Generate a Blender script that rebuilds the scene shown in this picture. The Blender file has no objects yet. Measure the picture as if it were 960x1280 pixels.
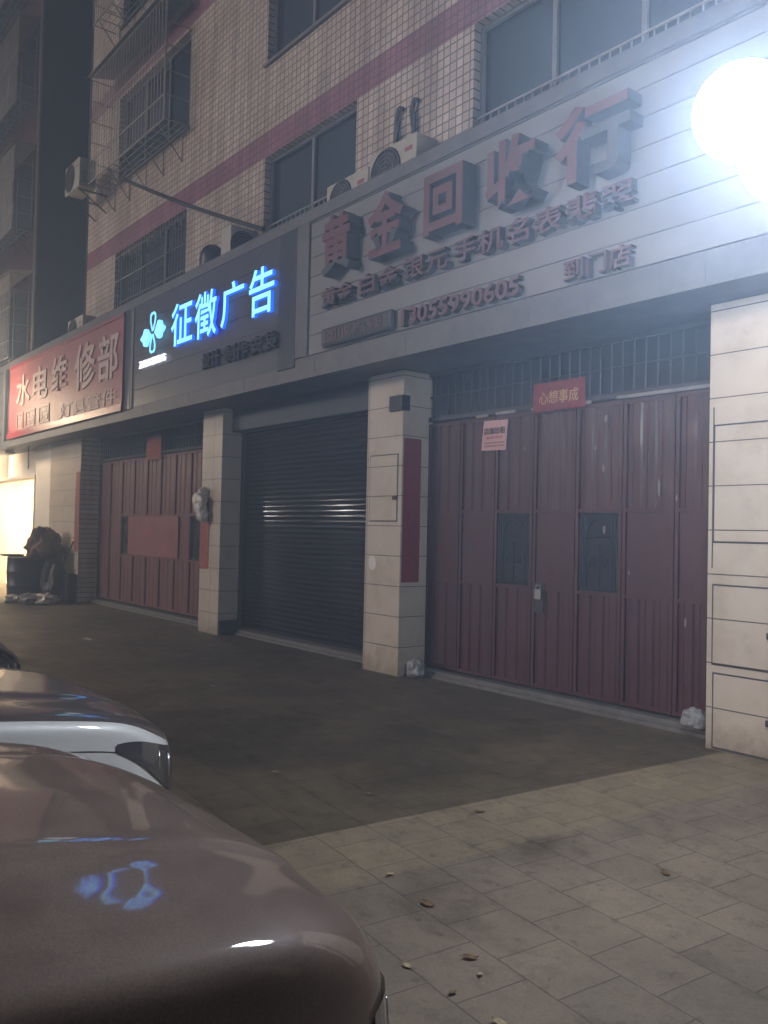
import bpy, bmesh, math, random
from mathutils import Vector, Matrix
random.seed(7)
R = math.radians
sc = bpy.context.scene
C = sc.collection

# ------------------------------------------------------------------ materials
MATS = {}
def nodes(name):
    m = bpy.data.materials.new(name); m.use_nodes = True
    nt = m.node_tree
    return m, nt, nt.nodes['Principled BSDF']
def N(nt, t, **kw):
    n = nt.nodes.new(t)
    for k, v in kw.items():
        setattr(n, k, v)
    return n
def pos(nt):
    return N(nt, 'ShaderNodeNewGeometry').outputs['Position']
def noise(nt, scale, detail=4, rough=.6, vec=None):
    n = N(nt, 'ShaderNodeTexNoise')
    n.inputs['Scale'].default_value = scale
    n.inputs['Detail'].default_value = detail
    n.inputs['Roughness'].default_value = rough
    nt.links.new(vec if vec is not None else pos(nt), n.inputs['Vector'])
    return n.outputs['Fac']
def ramp(nt, fac, stops):
    r = N(nt, 'ShaderNodeValToRGB')
    e = r.color_ramp.elements
    while len(e) < len(stops):
        e.new(.5)
    for k, (p, c) in zip(e, stops):
        k.position = p; k.color = (*c, 1) if len(c) == 3 else c
    nt.links.new(fac, r.inputs['Fac'])
    return r.outputs['Color']
def mix(nt, a, b, fac, mode='MIX'):
    m = N(nt, 'ShaderNodeMix', data_type='RGBA', blend_type=mode)
    for v, s in ((a, m.inputs[6]), (b, m.inputs[7]), (fac, m.inputs[0])):
        if hasattr(v, 'links'):
            nt.links.new(v, s)
        else:
            s.default_value = v if isinstance(v, (int, float)) else (*v, 1)
    return m.outputs[2]
def bump(nt, b, h, strength=.3, dist=.01):
    n = N(nt, 'ShaderNodeBump')
    n.inputs['Strength'].default_value = strength
    n.inputs['Distance'].default_value = dist
    nt.links.new(h, n.inputs['Height'])
    nt.links.new(n.outputs['Normal'], b.inputs['Normal'])

def plain(name, col, rough=.6, metal=0, var=.25, scale=6, spec=.5, bumpy=0, coat=0):
    """a painted / worn surface: colour broken up by two noises, roughness varied"""
    if name in MATS: return MATS[name]
    m, nt, b = nodes(name)
    f = noise(nt, scale, 5, .65)
    lo = tuple(c * (1 - var) for c in col); hi = tuple(min(1, c * (1 + var)) for c in col)
    c1 = ramp(nt, f, [(.3, lo), (.7, hi)])
    nt.links.new(c1, b.inputs['Base Color'])
    rr = N(nt, 'ShaderNodeMapRange')
    rr.inputs[3].default_value = max(.03, rough - .12); rr.inputs[4].default_value = min(1, rough + .12)
    nt.links.new(noise(nt, scale * 4, 3), rr.inputs[0])
    nt.links.new(rr.outputs[0], b.inputs['Roughness'])
    b.inputs['Metallic'].default_value = metal
    b.inputs['Specular IOR Level'].default_value = spec
    b.inputs['Coat Weight'].default_value = coat
    if bumpy: bump(nt, b, noise(nt, scale * 8, 4), bumpy, .01)
    MATS[name] = m
    return m
def glow(name, col, strength):
    m, nt, b = nodes(name)
    b.inputs['Base Color'].default_value = (*[min(.8, c) for c in col], 1)
    b.inputs['Emission Color'].default_value = (*col, 1)
    b.inputs['Emission Strength'].default_value = strength
    MATS[name] = m
    return m

def brick_vec(nt, axes, rot=0, off=(0, 0)):
    sep = N(nt, 'ShaderNodeSeparateXYZ'); nt.links.new(pos(nt), sep.inputs[0])
    com = N(nt, 'ShaderNodeCombineXYZ')
    for k, a in enumerate(axes):
        nt.links.new(sep.outputs['XYZ'.index(a)], com.inputs[k])
    mp = N(nt, 'ShaderNodeMapping')
    mp.inputs['Rotation'].default_value = (0, 0, rot)
    mp.inputs['Location'].default_value = (off[0], off[1], 0)
    nt.links.new(com.outputs[0], mp.inputs['Vector'])
    return mp.outputs[0], sep
def brick(nt, vec, w, h, mortar, c1, c2, cm, offset=.5, bias=0, smooth=.1):
    t = N(nt, 'ShaderNodeTexBrick')
    t.offset = offset
    for k, v in (('Color1', (*c1, 1)), ('Color2', (*c2, 1)), ('Mortar', (*cm, 1)), ('Scale', 1), ('Mortar Size', mortar),
                 ('Mortar Smooth', smooth), ('Bias', bias), ('Brick Width', w), ('Row Height', h)):
        t.inputs[k].default_value = v
    nt.links.new(vec, t.inputs['Vector'])
    return t

def facade_tiles():
    m, nt, b = nodes('facade_tiles')
    v, sep = brick_vec(nt, 'XZ')
    t = brick(nt, v, .105, .105, .0095, (.74, .63, .54), (.58, .49, .43), (.18, .15, .13), offset=0)
    # pink tile courses between the storeys
    def band(z0, z1):
        a = N(nt, 'ShaderNodeMath', operation='GREATER_THAN'); a.inputs[1].default_value = z0
        c = N(nt, 'ShaderNodeMath', operation='LESS_THAN'); c.inputs[1].default_value = z1
        nt.links.new(sep.outputs[2], a.inputs[0]); nt.links.new(sep.outputs[2], c.inputs[0])
        k = N(nt, 'ShaderNodeMath', operation='MULTIPLY')
        nt.links.new(a.outputs[0], k.inputs[0]); nt.links.new(c.outputs[0], k.inputs[1])
        return k.outputs[0]
    col = t.outputs['Color']
    pt = brick(nt, v, .105, .105, .0095, (.38, .14, .20), (.34, .125, .18), (.14, .07, .09), offset=0)
    for z0 in (7.10, 10.28, 13.46, 16.64):
        col = mix(nt, col, pt.outputs['Color'], band(z0, z0 + .38))
    dirt = ramp(nt, noise(nt, .9, 6, .7), [(.35, (.72, .68, .64)), (.62, (1, 1, 1))])
    col = mix(nt, col, dirt, 1.0, 'MULTIPLY')
    # rain streaks
    mp = N(nt, 'ShaderNodeMapping'); mp.inputs['Scale'].default_value = (3.5, 3.5, .22)
    nt.links.new(pos(nt), mp.inputs[0])
    st = ramp(nt, noise(nt, 1.6, 4, .6, mp.outputs[0]), [(.40, (.70, .67, .65)), (.58, (1, 1, 1))])
    col = mix(nt, col, st, .95, 'MULTIPLY')
    nt.links.new(col, b.inputs['Base Color'])
    b.inputs['Roughness'].default_value = .42
    bump(nt, b, t.outputs['Fac'], -.5, .006)
    return m
def pillar_tiles(name, c, width, xoff):
    m, nt, b = nodes(name)
    sep = N(nt, 'ShaderNodeSeparateXYZ'); nt.links.new(pos(nt), sep.inputs[0])
    z = N(nt, 'ShaderNodeMath', operation='SUBTRACT'); z.inputs[1].default_value = .322
    nt.links.new(sep.outputs[2], z.inputs[0])
    com = N(nt, 'ShaderNodeCombineXYZ')
    x = N(nt, 'ShaderNodeMath', operation='SUBTRACT'); x.inputs[1].default_value = xoff
    nt.links.new(sep.outputs[0], x.inputs[0])
    nt.links.new(x.outputs[0], com.inputs[0]); nt.links.new(z.outputs[0], com.inputs[1])
    t = brick(nt, com.outputs[0], width, .35, .0045, c, tuple(k * .93 for k in c), (.045, .04, .036), offset=0, smooth=0)
    cl = ramp(nt, noise(nt, 2.2, 8, .72), [(.30, (.74, .70, .64)), (.5, (.97, .96, .94)), (.7, (1.06, 1.05, 1.03))])
    col = mix(nt, t.outputs['Color'], cl, 1.0, 'MULTIPLY')
    # splash dirt rising from the pavement
    gz = N(nt, 'ShaderNodeMapRange'); gz.inputs[1].default_value = 0; gz.inputs[2].default_value = .75
    nt.links.new(sep.outputs[2], gz.inputs[0])
    ad = N(nt, 'ShaderNodeMath', operation='ADD'); nt.links.new(gz.outputs[0], ad.inputs[0])
    nz = noise(nt, 5, 6, .7); nt.links.new(nz, ad.inputs[1])
    dk = ramp(nt, ad.outputs[0], [(.42, (.40, .38, .33)), (.85, (1, 1, 1))])
    col = mix(nt, col, dk, .8, 'MULTIPLY')
    nt.links.new(col, b.inputs['Base Color'])
    b.inputs['Roughness'].default_value = .38
    bump(nt, b, t.outputs['Fac'], -.4, .004)
    return m
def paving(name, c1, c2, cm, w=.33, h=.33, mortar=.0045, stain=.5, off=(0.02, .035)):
    m, nt, b = nodes(name)
    v, sep = brick_vec(nt, 'XY', rot=R(6.3), off=off)
    nv = N(nt, 'ShaderNodeTexNoise'); nv.inputs['Scale'].default_value = 3.5; nv.inputs['Detail'].default_value = 6
    nt.links.new(pos(nt), nv.inputs['Vector'])
    dv = N(nt, 'ShaderNodeVectorMath', operation='MULTIPLY_ADD'); dv.inputs[1].default_value = (.022, .022, 0)
    nt.links.new(nv.outputs['Color'], dv.inputs[0]); nt.links.new(v, dv.inputs[2]); v = dv.outputs[0]
    t = brick(nt, v, w, h, mortar, c1, c2, cm, offset=.5, smooth=.35)
    col = t.outputs['Color']
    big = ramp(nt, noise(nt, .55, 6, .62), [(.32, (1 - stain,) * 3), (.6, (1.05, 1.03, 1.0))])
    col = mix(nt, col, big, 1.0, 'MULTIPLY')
    spots = ramp(nt, noise(nt, 7, 8, .75), [(.30, (.62, .60, .57)), (.5, (1, 1, 1)), (.78, (1.12, 1.1, 1.06))])
    col = mix(nt, col, spots, .9, 'MULTIPLY')
    fine = ramp(nt, noise(nt, 90, 3, .7), [(.3, (.78, .78, .78)), (.7, (1.16, 1.16, 1.16))])
    col = mix(nt, col, fine, .8, 'MULTIPLY')
    gum = ramp(nt, noise(nt, 13, 1, .3), [(.69, (1, 1, 1)), (.725, (.72, .70, .67))])
    col = mix(nt, col, gum, .9, 'MULTIPLY')
    oil = ramp(nt, noise(nt, .9, 7, .7), [(.56, (1, 1, 1)), (.66, (.60, .58, .55))])
    col = mix(nt, col, oil, .8, 'MULTIPLY')
    nt.links.new(col, b.inputs['Base Color'])
    rr = ramp(nt, noise(nt, 3, 5, .7), [(.3, (.5,) * 3), (.7, (.82,) * 3)])
    nt.links.new(rr, b.inputs['Roughness'])
    ad = N(nt, 'ShaderNodeMath', operation='MULTIPLY_ADD'); ad.inputs[1].default_value = -1.2
    nt.links.new(t.outputs['Fac'], ad.inputs[0]); nt.links.new(noise(nt, 60, 4, .7), ad.inputs[2])
    bump(nt, b, ad.outputs[0], .35, .006)
    return m
def gate_paint(name, col, grime):
    m, nt, b = nodes(name)
    mp = N(nt, 'ShaderNodeMapping'); mp.inputs['Scale'].default_value = (4, 4, .5); nt.links.new(pos(nt), mp.inputs[0])
    f = noise(nt, 1.5, 7, .7, mp.outputs[0])
    c = ramp(nt, f, [(.3, tuple(k * .68 for k in col)), (.5, col), (.72, grime)])
    # rust and scratches
    ch = ramp(nt, noise(nt, 26, 6, .75), [(.71, (0, 0, 0)), (.76, (1, 1, 1))])
    c = mix(nt, c, (.30, .25, .24), ch)
    nt.links.new(c, b.inputs['Base Color'])
    rr = ramp(nt, noise(nt, 8, 5), [(.3, (.34,) * 3), (.7, (.6,) * 3)])
    nt.links.new(rr, b.inputs['Roughness'])
    bump(nt, b, noise(nt, 2.5, 3, .5), .5, .03)
    return m
def car_paint(name, col, dust, metal=.5, rough=.22):
    m, nt, b = nodes(name)
    f = noise(nt, 2.2, 6, .6)
    sp = noise(nt, 210, 2, .8)
    d = N(nt, 'ShaderNodeMath', operation='MULTIPLY'); nt.links.new(f, d.inputs[0]); nt.links.new(sp, d.inputs[1])
    c = ramp(nt, d.outputs[0], [(.16, col), (.40, dust)])
    nt.links.new(c, b.inputs['Base Color'])
    rr = ramp(nt, d.outputs[0], [(.14, (rough,) * 3), (.42, (min(1, rough + .30),) * 3)])
    nt.links.new(rr, b.inputs['Roughness'])
    b.inputs['Metallic'].default_value = metal
    b.inputs['Coat Weight'].default_value = .8
    b.inputs['Coat Roughness'].default_value = .045
    return m

M = {}
M['tiles'] = facade_tiles()
M['pillar'] = pillar_tiles('pillar_tiles', (.50, .445, .385), 4.0, -40.03)
M['pillar_wide'] = pillar_tiles('pillar_tiles_wide', (.54, .48, .41), 1.02, -20.1)
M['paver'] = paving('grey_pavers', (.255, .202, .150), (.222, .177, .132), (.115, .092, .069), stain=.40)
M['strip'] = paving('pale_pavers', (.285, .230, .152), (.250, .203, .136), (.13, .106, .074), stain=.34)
M['apron'] = paving('apron_pavers', (.138, .106, .068), (.116, .090, .058), (.06, .047, .033), stain=.55)  # darker brown slabs; shade in front of the shops also put into the colour
M['asphalt'] = plain('asphalt', (.05, .05, .052), .8, var=.3, scale=30, bumpy=.4)
M['gate'] = gate_paint('gate_paint', (.048, .0045, .006), (.056, .012, .013))
M['gate_left'] = gate_paint('gate_paint_faded', (.15, .052, .05), (.19, .085, .08))
M['iron'] = plain('dark_iron', (.035, .035, .04), .5, .3, .3, 20)
M['dark'] = plain('dark_recess', (.012, .012, .015), .8)
M['steel'] = plain('steel', (.35, .35, .36), .35, .8, .2, 15)
M['cage_metal'] = plain('cage_metal', (.26, .25, .25), .45, .6, .3, 9)
M['shutter'] = plain('shutter_metal', (.013, .008, .006), .06, .0, .35, 5, spec=.22)
M['stone'] = plain('stone_sill', (.12, .115, .11), .7, var=.3, scale=9, bumpy=.3)
M['plaster'] = plain('dirty_plaster', (.17, .16, .17), .85, var=.3, scale=3, bumpy=.2)
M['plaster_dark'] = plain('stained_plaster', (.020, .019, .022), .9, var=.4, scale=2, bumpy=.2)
M['maroon'] = plain('maroon_plaster', (.07, .022, .03), .85, var=.3, scale=3)
M['white_wall'] = plain('white_wall', (.75, .70, .64), .7, var=.06, scale=3)
M['glass'] = plain('window_glass', (.012, .016, .02), .06, 0, .3, 2, .8)
M['frame'] = plain('window_frame', (.16, .16, .17), .45, .3, .2, 9)
M['fascia'] = plain('fascia_metal', (.11, .11, .12), .55, .1, .25, 4)
M['fascia_pale'] = plain('fascia_strip', (.13, .13, .14), .6, 0, .2, 5)
M['board'] = plain('sign_board', (.19, .19, .20), .45, 0, .10, 3)
M['groove'] = plain('board_groove', (.06, .06, .065), .8)
M['board_dark'] = plain('sign_board_dark', (.052, .048, .056), .4, .1, .25, 3)
M['post'] = plain('dark_post', (.028, .028, .034), .4, .3, .25, 6)
M['redface'] = plain('letter_face', (.12, .026, .030), .4, 0, .18, 6)
M['redside'] = plain('letter_side', (.045, .045, .05), .5, .1, .25, 8)
M['redface2'] = plain('small_letter_face', (.11, .035, .045), .45, 0, .2, 6)
M['redpanel'] = plain('red_panel', (.29, .085, .095), .55, 0, .18, 3)
M['redletters'] = plain('pale_letters', (.52, .40, .38), .6, 0, .15, 4)
M['redtrim'] = plain('red_trim', (.30, .045, .06), .4, 0, .2, 4)
M['ac_white'] = plain('ac_white', (.42, .40, .35), .5, 0, .12, 6)
M['ac_grey'] = plain('ac_grille', (.13, .13, .13), .5, .2, .2, 10)
M['paper_red'] = plain('red_paper', (.20, .022, .028), .7, 0, .3, 14)
M['paper_orange'] = plain('faded_red_paper', (.27, .075, .055), .75, 0, .45, 16)
M['paper_crimson'] = plain('crimson_paper', (.19, .010, .016), .6, 0, .25, 10)
M['paper_pink'] = plain('pink_paper', (.55, .34, .34), .8, 0, .08, 9)
M['sticker'] = plain('sticker_scrap', (.24, .22, .22), .7)
M['paper_white'] = plain('white_paper', (.65, .63, .60), .8, 0, .1, 9)
M['ink'] = plain('black_ink', (.03, .025, .03), .7)
M['gold_ink'] = plain('gold_ink', (.45, .30, .14), .35, .5, .15, 30)
M['plastic_bag'] = plain('plastic_bag', (.52, .50, .47), .35, 0, .25, 12, bumpy=.3)
M['plastic_grey'] = plain('grey_plastic_bag', (.24, .25, .26), .35, 0, .35, 12, bumpy=.3)
M['barrel'] = plain('barrel_blue', (.022, .026, .048), .45, .2, .3, 8)
M['cloth'] = plain('brown_cloth', (.17, .10, .085), .9, 0, .35, 7, bumpy=.6)
M['wood'] = plain('broom_wood', (.09, .065, .045), .8, 0, .3, 20)
M['bristle'] = plain('broom_straw', (.10, .075, .05), .9, 0, .4, 40, bumpy=.8)
M['leaf'] = plain('dry_leaf', (.16, .095, .04), .8, 0, .4, 60)
M['leaf_pale'] = plain('pale_leaf', (.42, .33, .20), .8, 0, .3, 60)
M['rubber'] = plain('rubber', (.02, .02, .02), .75)
M['chrome'] = plain('chrome', (.7, .7, .72), .1, 1, .1, 10)
M['lens'] = plain('headlamp_lens', (.06, .06, .068), .05, 0, .3, 6, 1.0, coat=1)
M['reflector'] = plain('headlamp_reflector', (.75, .76, .8), .18, .9, .15, 30)
M['brown_paint'] = car_paint('brown_car_paint', (.115, .070, .056), (.22, .165, .135), .2, .58)
M['dark_paint'] = car_paint('dark_hood_paint', (.11, .095, .094), (.14, .12, .115), .5, .3)
M['white_paint'] = car_paint('silver_white_paint', (.72, .73, .74), (.62, .62, .61), .1, .3)
M['black_paint'] = car_paint('black_car_paint', (.02, .02, .023), (.05, .05, .05), .3, .2)
M['car_glass'] = plain('car_glass', (.01, .012, .014), .04, 0, .2, 4, .9)
M['lamp_glow'] = glow('lamp_glow', (.86, .92, 1.0), 122)
M['blue_face'] = glow('blue_letter_light', (.22, .66, 1.0), 2.0)
M['blue_side'] = glow('blue_letter_edge', (.005, .07, .9), 3.0)
M['white_face'] = glow('white_letter_light', (.85, .88, 1.0), 1.7)
M['shop_glow'] = glow('shop_ceiling_light', (1.0, .74, .42), 95)
M['downlight'] = plain('downlight_body', (.10, .08, .06), .5)

# ------------------------------------------------------------------ mesh building
class MB:
    def __init__(self): self.v = []; self.f = []; self.m = []; self.cur = 0
    def quad(self, *p):
        n = len(self.v); self.v += [tuple(q) for q in p]; self.f.append(tuple(range(n, n + len(p)))); self.m.append(self.cur); return self
    def box(self, x0, x1, y0, y1, z0, z1):
        n = len(self.v)
        self.v += [(x, y, z) for x in (x0, x1) for y in (y0, y1) for z in (z0, z1)]
        for q in ((0, 1, 3, 2), (4, 6, 7, 5), (0, 4, 5, 1), (2, 3, 7, 6), (0, 2, 6, 4), (1, 5, 7, 3)):
            self.f.append(tuple(n + k for k in q)); self.m.append(self.cur)
        return self
    def bar(self, a, b, r, sides=8, r2=None):
        a, b = Vector(a), Vector(b); d = (b - a)
        if d.length < 1e-6: return self
        d.normalize(); r2 = r if r2 is None else r2
        u = d.orthogonal().normalized(); w = d.cross(u)
        n = len(self.v)
        for p, rr in ((a, r), (b, r2)):
            for k in range(sides):
                t = 2 * math.pi * k / sides
                self.v.append(tuple(p + (u * math.cos(t) + w * math.sin(t)) * rr))
        for k in range(sides):
            k2 = (k + 1) % sides
            self.f.append((n + k, n + k2, n + sides + k2, n + sides + k)); self.m.append(self.cur)
        self.f.append(tuple(n + k for k in reversed(range(sides)))); self.f.append(tuple(n + sides + k for k in range(sides)))
        self.m += [self.cur] * 2
        return self
    def tube(self, pts, r, sides=8):
        for a, b in zip(pts, pts[1:]): self.bar(a, b, r, sides)
        return self
    def lathe(self, c, prof, sides=24, axis='Z'):
        """prof: list of (radius, height) about c"""
        n = len(self.v); c = Vector(c)
        for r, h in prof:
            for k in range(sides):
                t = 2 * math.pi * k / sides
                p = (r * math.cos(t), r * math.sin(t), h)
                if axis == 'Y': p = (p[0], h, p[1])
                if axis == 'X': p = (h, p[0], p[1])
                self.v.append(tuple(c + Vector(p)))
        for i in range(len(prof) - 1):
            for k in range(sides):
                k2 = (k + 1) % sides
                self.f.append((n + i * sides + k, n + i * sides + k2, n + (i + 1) * sides + k2, n + (i + 1) * sides + k)); self.m.append(self.cur)
        return self
    def add(self, mesh, fn):
        n = len(self.v)
        self.v += [tuple(fn(v.co)) for v in mesh.vertices]
        for p in mesh.polygons:
            self.f.append(tuple(n + k for k in p.vertices)); self.m.append(self.cur)
        return self
    def build(self, name, mats, parent=None, smooth=False, bevel=0, recalc=True):
        me = bpy.data.meshes.new(name)
        me.from_pydata(self.v, [], self.f)
        if not isinstance(mats, (list, tuple)): mats = [mats]
        for m in mats: me.materials.append(m)
        for p, k in zip(me.polygons, self.m): p.material_index = k
        if recalc:
            bm = bmesh.new(); bm.from_mesh(me); bmesh.ops.recalc_face_normals(bm, faces=bm.faces); bm.to_mesh(me); bm.free()
        if smooth:
            for p in me.polygons: p.use_smooth = True
        o = bpy.data.objects.new(name, me); C.objects.link(o)
        if bevel:
            b = o.modifiers.new('bevel', 'BEVEL'); b.width = bevel; b.segments = 2; b.limit_method = 'ANGLE'
        if parent:
            o.parent = parent
            w = Vector(); q = parent
            while q is not None:
                w += q.location; q = q.parent
            if LOCAL[0] is False:
                me.transform(Matrix.Translation(-w))
        return o
LOCAL = [False]   # False: coordinates given are world ones; True: already in the parent's space

def tag(o, label=None, cat=None, group=None, kind=None):
    for k, v in (('label', label), ('category', cat), ('group', group), ('kind', kind)):
        if v: o[k] = v
    return o
def empty(name, loc, label, cat, group=None):
    o = bpy.data.objects.new(name, None); C.objects.link(o); o.location = loc; o.empty_display_size = .2
    return tag(o, label, cat, group)
def copy_tree(o, parent=None):
    c = o.copy(); C.objects.link(c)
    if parent: c.parent = parent
    for ch in [k for k in C.objects if k.parent == o]:
        copy_tree(ch, c)
    return c

# ------------------------------------------------------------------ lettering
def text_mesh(s, bold=0.0, extrude=.5):
    cu = bpy.data.curves.new('t', 'FONT'); cu.body = s; cu.size = 1; cu.extrude = extrude; cu.offset = bold
    cu.resolution_u = 3
    ob = bpy.data.objects.new('t', cu); C.objects.link(ob)
    bpy.context.view_layer.update()
    dg = bpy.context.evaluated_depsgraph_get()
    me = bpy.data.meshes.new_from_object(ob.evaluated_get(dg))
    bpy.data.objects.remove(ob)
    return me
def letters(name, s, x0, x1, z0, z1, y_back, y_front, face, side, parent, bold=.02, skew=None):
    """solid letters filling the box x0..x1, z0..z1, standing from y_back out to y_front"""
    me = text_mesh(s, bold)
    if not len(me.vertices): return None
    xs = [v.co.x for v in me.vertices]; ys = [v.co.y for v in me.vertices]; zs = [v.co.z for v in me.vertices]
    ax, bx, ay, by, az, bz = min(xs), max(xs), min(ys), max(ys), min(zs), max(zs)
    def fn(c):
        u = (c.x - ax) / (bx - ax); w = (c.y - ay) / (by - ay); t = (c.z - az) / max(1e-6, bz - az)
        return Vector((x0 + u * (x1 - x0), y_back + t * (y_front - y_back), z0 + w * (z1 - z0)))
    mb = MB(); mb.add(me, fn)
    o = mb.build(name, [face, side], parent)
    for p in o.data.polygons:
        p.material_index = 0 if p.normal.y < -.9 else 1
    return o

# ------------------------------------------------------------------ camera
yaw, pitch, roll = R(38.97), R(1.355), R(1.253)
fw0 = Vector((-math.cos(yaw), math.sin(yaw), 0)); rt = Vector((math.sin(yaw), math.cos(yaw), 0)); up0 = Vector((0, 0, 1))
fw = fw0 * math.cos(pitch) + up0 * math.sin(pitch); up = up0 * math.cos(pitch) - fw0 * math.sin(pitch)
rt2 = rt * math.cos(roll) + up * math.sin(roll); up2 = up * math.cos(roll) - rt * math.sin(roll)
cam = bpy.data.cameras.new('camera'); co = bpy.data.objects.new('camera', cam); C.objects.link(co)
CAM = Vector((0, -6.236, 1.65))
co.matrix_world = Matrix(((rt2.x, up2.x, -fw.x, CAM.x), (rt2.y, up2.y, -fw.y, CAM.y), (rt2.z, up2.z, -fw.z, CAM.z), (0, 0, 0, 1)))
cam.sensor_fit = 'VERTICAL'; cam.sensor_height = 36; cam.lens = 36 * 1050 / 1280
cam.clip_start = .05; cam.clip_end = 500
sc.camera = co

# ------------------------------------------------------------------ ground
tag(MB().quad((-150, -150, -.02), (150, -150, -.02), (150, 150, -.02), (-150, 150, -.02)).build('ground', M['asphalt']), kind='structure')
def sx(y, a): return a + .1 * y
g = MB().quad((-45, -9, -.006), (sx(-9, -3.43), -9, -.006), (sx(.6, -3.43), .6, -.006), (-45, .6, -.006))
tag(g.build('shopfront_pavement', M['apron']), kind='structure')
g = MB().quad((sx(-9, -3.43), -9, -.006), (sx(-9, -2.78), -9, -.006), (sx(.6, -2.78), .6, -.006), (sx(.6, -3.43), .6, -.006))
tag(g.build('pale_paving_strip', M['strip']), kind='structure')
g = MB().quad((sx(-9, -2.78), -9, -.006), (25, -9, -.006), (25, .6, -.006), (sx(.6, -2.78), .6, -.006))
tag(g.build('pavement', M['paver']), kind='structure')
g = MB().box(-45, 25, -9.16, -9.0, -.15, -.002)
tag(g.build('kerb', M['stone']), kind='structure')

# ------------------------------------------------------------------ the main building
bld = empty('apartment_building', (-8, 0, 0), 'beige tiled apartment building with pink tile bands above closed shopfronts', 'building')
XL, XR, ZT, YB = -18.05, 7.0, 19.6, 9.0
LED = 5.45
openings = []
for x0, x1 in ((-16.4, -13.25), (-10.67, -8.43), (-6.35, -3.3), (-.6, 2.4)):
    openings.append((x0, x1, 5.72, 7.10))
    for k in range(3):
        z = 8.50 + 3.18 * k
        openings.append((x0, x1 if x0 != -10.67 else -8.55, z, z + 1.72))
def wall_with_openings(ops, x0, x1, z0, z1, y, depth):
    xs = sorted({x0, x1, *[o[0] for o in ops], *[o[1] for o in ops]}); zs = sorted({z0, z1, *[o[2] for o in ops], *[o[3] for o in ops]})
    xs = [x for x in xs if x0 <= x <= x1]; zs = [z for z in zs if z0 <= z <= z1]
    mb = MB()
    for a, b in zip(xs, xs[1:]):
        for c, d in zip(zs, zs[1:]):
            mx, mz = (a + b) / 2, (c + d) / 2
            if any(o[0] < mx < o[1] and o[2] < mz < o[3] for o in ops): continue
            mb.quad((a, y, c), (b, y, c), (b, y, d), (a, y, d))
    for a, b, c, d in ops:
        e = y + depth
        mb.quad((a, y, c), (a, e, c), (a, e, d), (a, y, d)); mb.quad((b, y, c), (b, y, d), (b, e, d), (b, e, c))
        mb.quad((a, y, c), (b, y, c), (b, e, c), (a, e, c)); mb.quad((a, y, d), (a, e, d), (b, e, d), (b, y, d))
    return mb
mb = wall_with_openings(openings, XL, XR, 5.3, ZT, 0, .22)
mb.quad((XL, 0, 0), (XL, YB, 0), (XL, YB, ZT), (XL, 0, ZT)); mb.quad((XR, 0, 0), (XR, 0, ZT), (XR, YB, ZT), (XR, YB, 0))
mb.quad((XL, 0, ZT), (XR, 0, ZT), (XR, YB, ZT), (XL, YB, ZT)); mb.quad((XL, YB, 0), (XR, YB, 0), (XR, YB, ZT), (XL, YB, ZT))
mb.build('wall', M['tiles'], bld, recalc=False)
mb = MB(); mb.box(XL - .06, XR + .06, -.25, YB + .05, ZT + .002, ZT + .35); mb.build('roof', M['plaster'], bld)

def make_window(a, b, c, d, split, rail):
    fr = MB(); y0, y1 = .10, .16; t = .055
    fr.box(a, a + t, y0, y1, c, d); fr.box(b - t, b, y0, y1, c, d); fr.box(a + t, b - t, y0, y1, c, c + t); fr.box(a + t, b - t, y0, y1, d - t, d)
    n = split
    for k in range(1, n):
        x = a + (b - a) * k / n; fr.box(x - t / 2, x + t / 2, y0 + .002, y1 + .01, c + t, d - t)
    w = fr.build('window', M['frame'], bld)
    p = MB(); p.box(a + .02, b - .02, .135, .145, c + .02, d - .02); p.build('pane', M['glass'], w)
    if rail:
        r = MB(); h = .36; yy = .05
        for z in (c + .06, c + h): r.bar((a + .02, yy, z), (b - .02, yy, z), .013, 6)
        k = a + .1
        while k < b - .05:
            r.bar((k, yy, c + .06), (k, yy, c + h), .009, 6); k += .115
        r.build('guard_rail', M['cage_metal'], w)
    s = MB(); s.box(a - .05, b + .05, -.05, .10, c - .05, c - .002)
    s.build('sill', M['plaster'], w, bevel=.006)
for i, (a, b, c, d) in enumerate(openings):
    if c < 6: make_window(a, b, c, d, 2 if b - a < 2.5 else 3, True)
    else: make_window(a, b, c, d, 2 if b - a < 2.5 else 3, False)
# hooked studs of the upper track of the left window
for k in range(11):
    x = -16.2 + k * .28; r = MB()
    r.bar((x, -.02, 6.98), (x, -.02, 6.86), .012, 6); r.bar((x, -.02, 6.98), (x, .08, 7.0), .01, 6)
    r.build('window_hook', M['steel'], bld)
# grille over the left first-floor window
r = MB()
x = -16.38
while x < -13.25:
    r.bar((x, -.015, 5.72), (x, -.015, 7.08), .008, 5); x += .12
for z in (5.95, 6.5, 6.98): r.bar((-16.4, -.015, z), (-13.25, -.015, z), .011, 5)
r.build('window_grille', M['iron'], bld)

# pillars
def pillar(x0, x1, mat, y1=.47, z1=3.53):
    b = MB(); b.box(x0, x1, 0, y1, -.02, z1); return b.build('pillar', mat, bld, bevel=.006)
p1 = pillar(-8.06, -7.40, M['pillar']); p2 = pillar(-12.41, -11.75, M['pillar']); p3 = pillar(-20.1, -18.06, M['pillar_wide'])
p4 = pillar(-3.59, -1.2, M['pillar'])
pillar(2.6, 3.3, M['pillar'])
def cabinet(p, x0, x1, z0, z1, latch=None, gap=.014):
    bk = MB(); bk.box(x0, x1, -.0035, .001, z0, z1); s = bk.build('cabinet_gap', M['groove'], p)
    d = MB(); d.box(x0 + gap, x1 - gap, -.010, .0005, z0 + gap, z1 - gap); o = d.build('cabinet_door', M['pillar'], p, bevel=.002)
    if latch:
        l = MB(); l.box(latch[0] - .035, latch[0] + .035, -.03, -.0105, latch[1] - .025, latch[1] + .025); l.build('cabinet_latch', M['iron'], p, bevel=.006)
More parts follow.
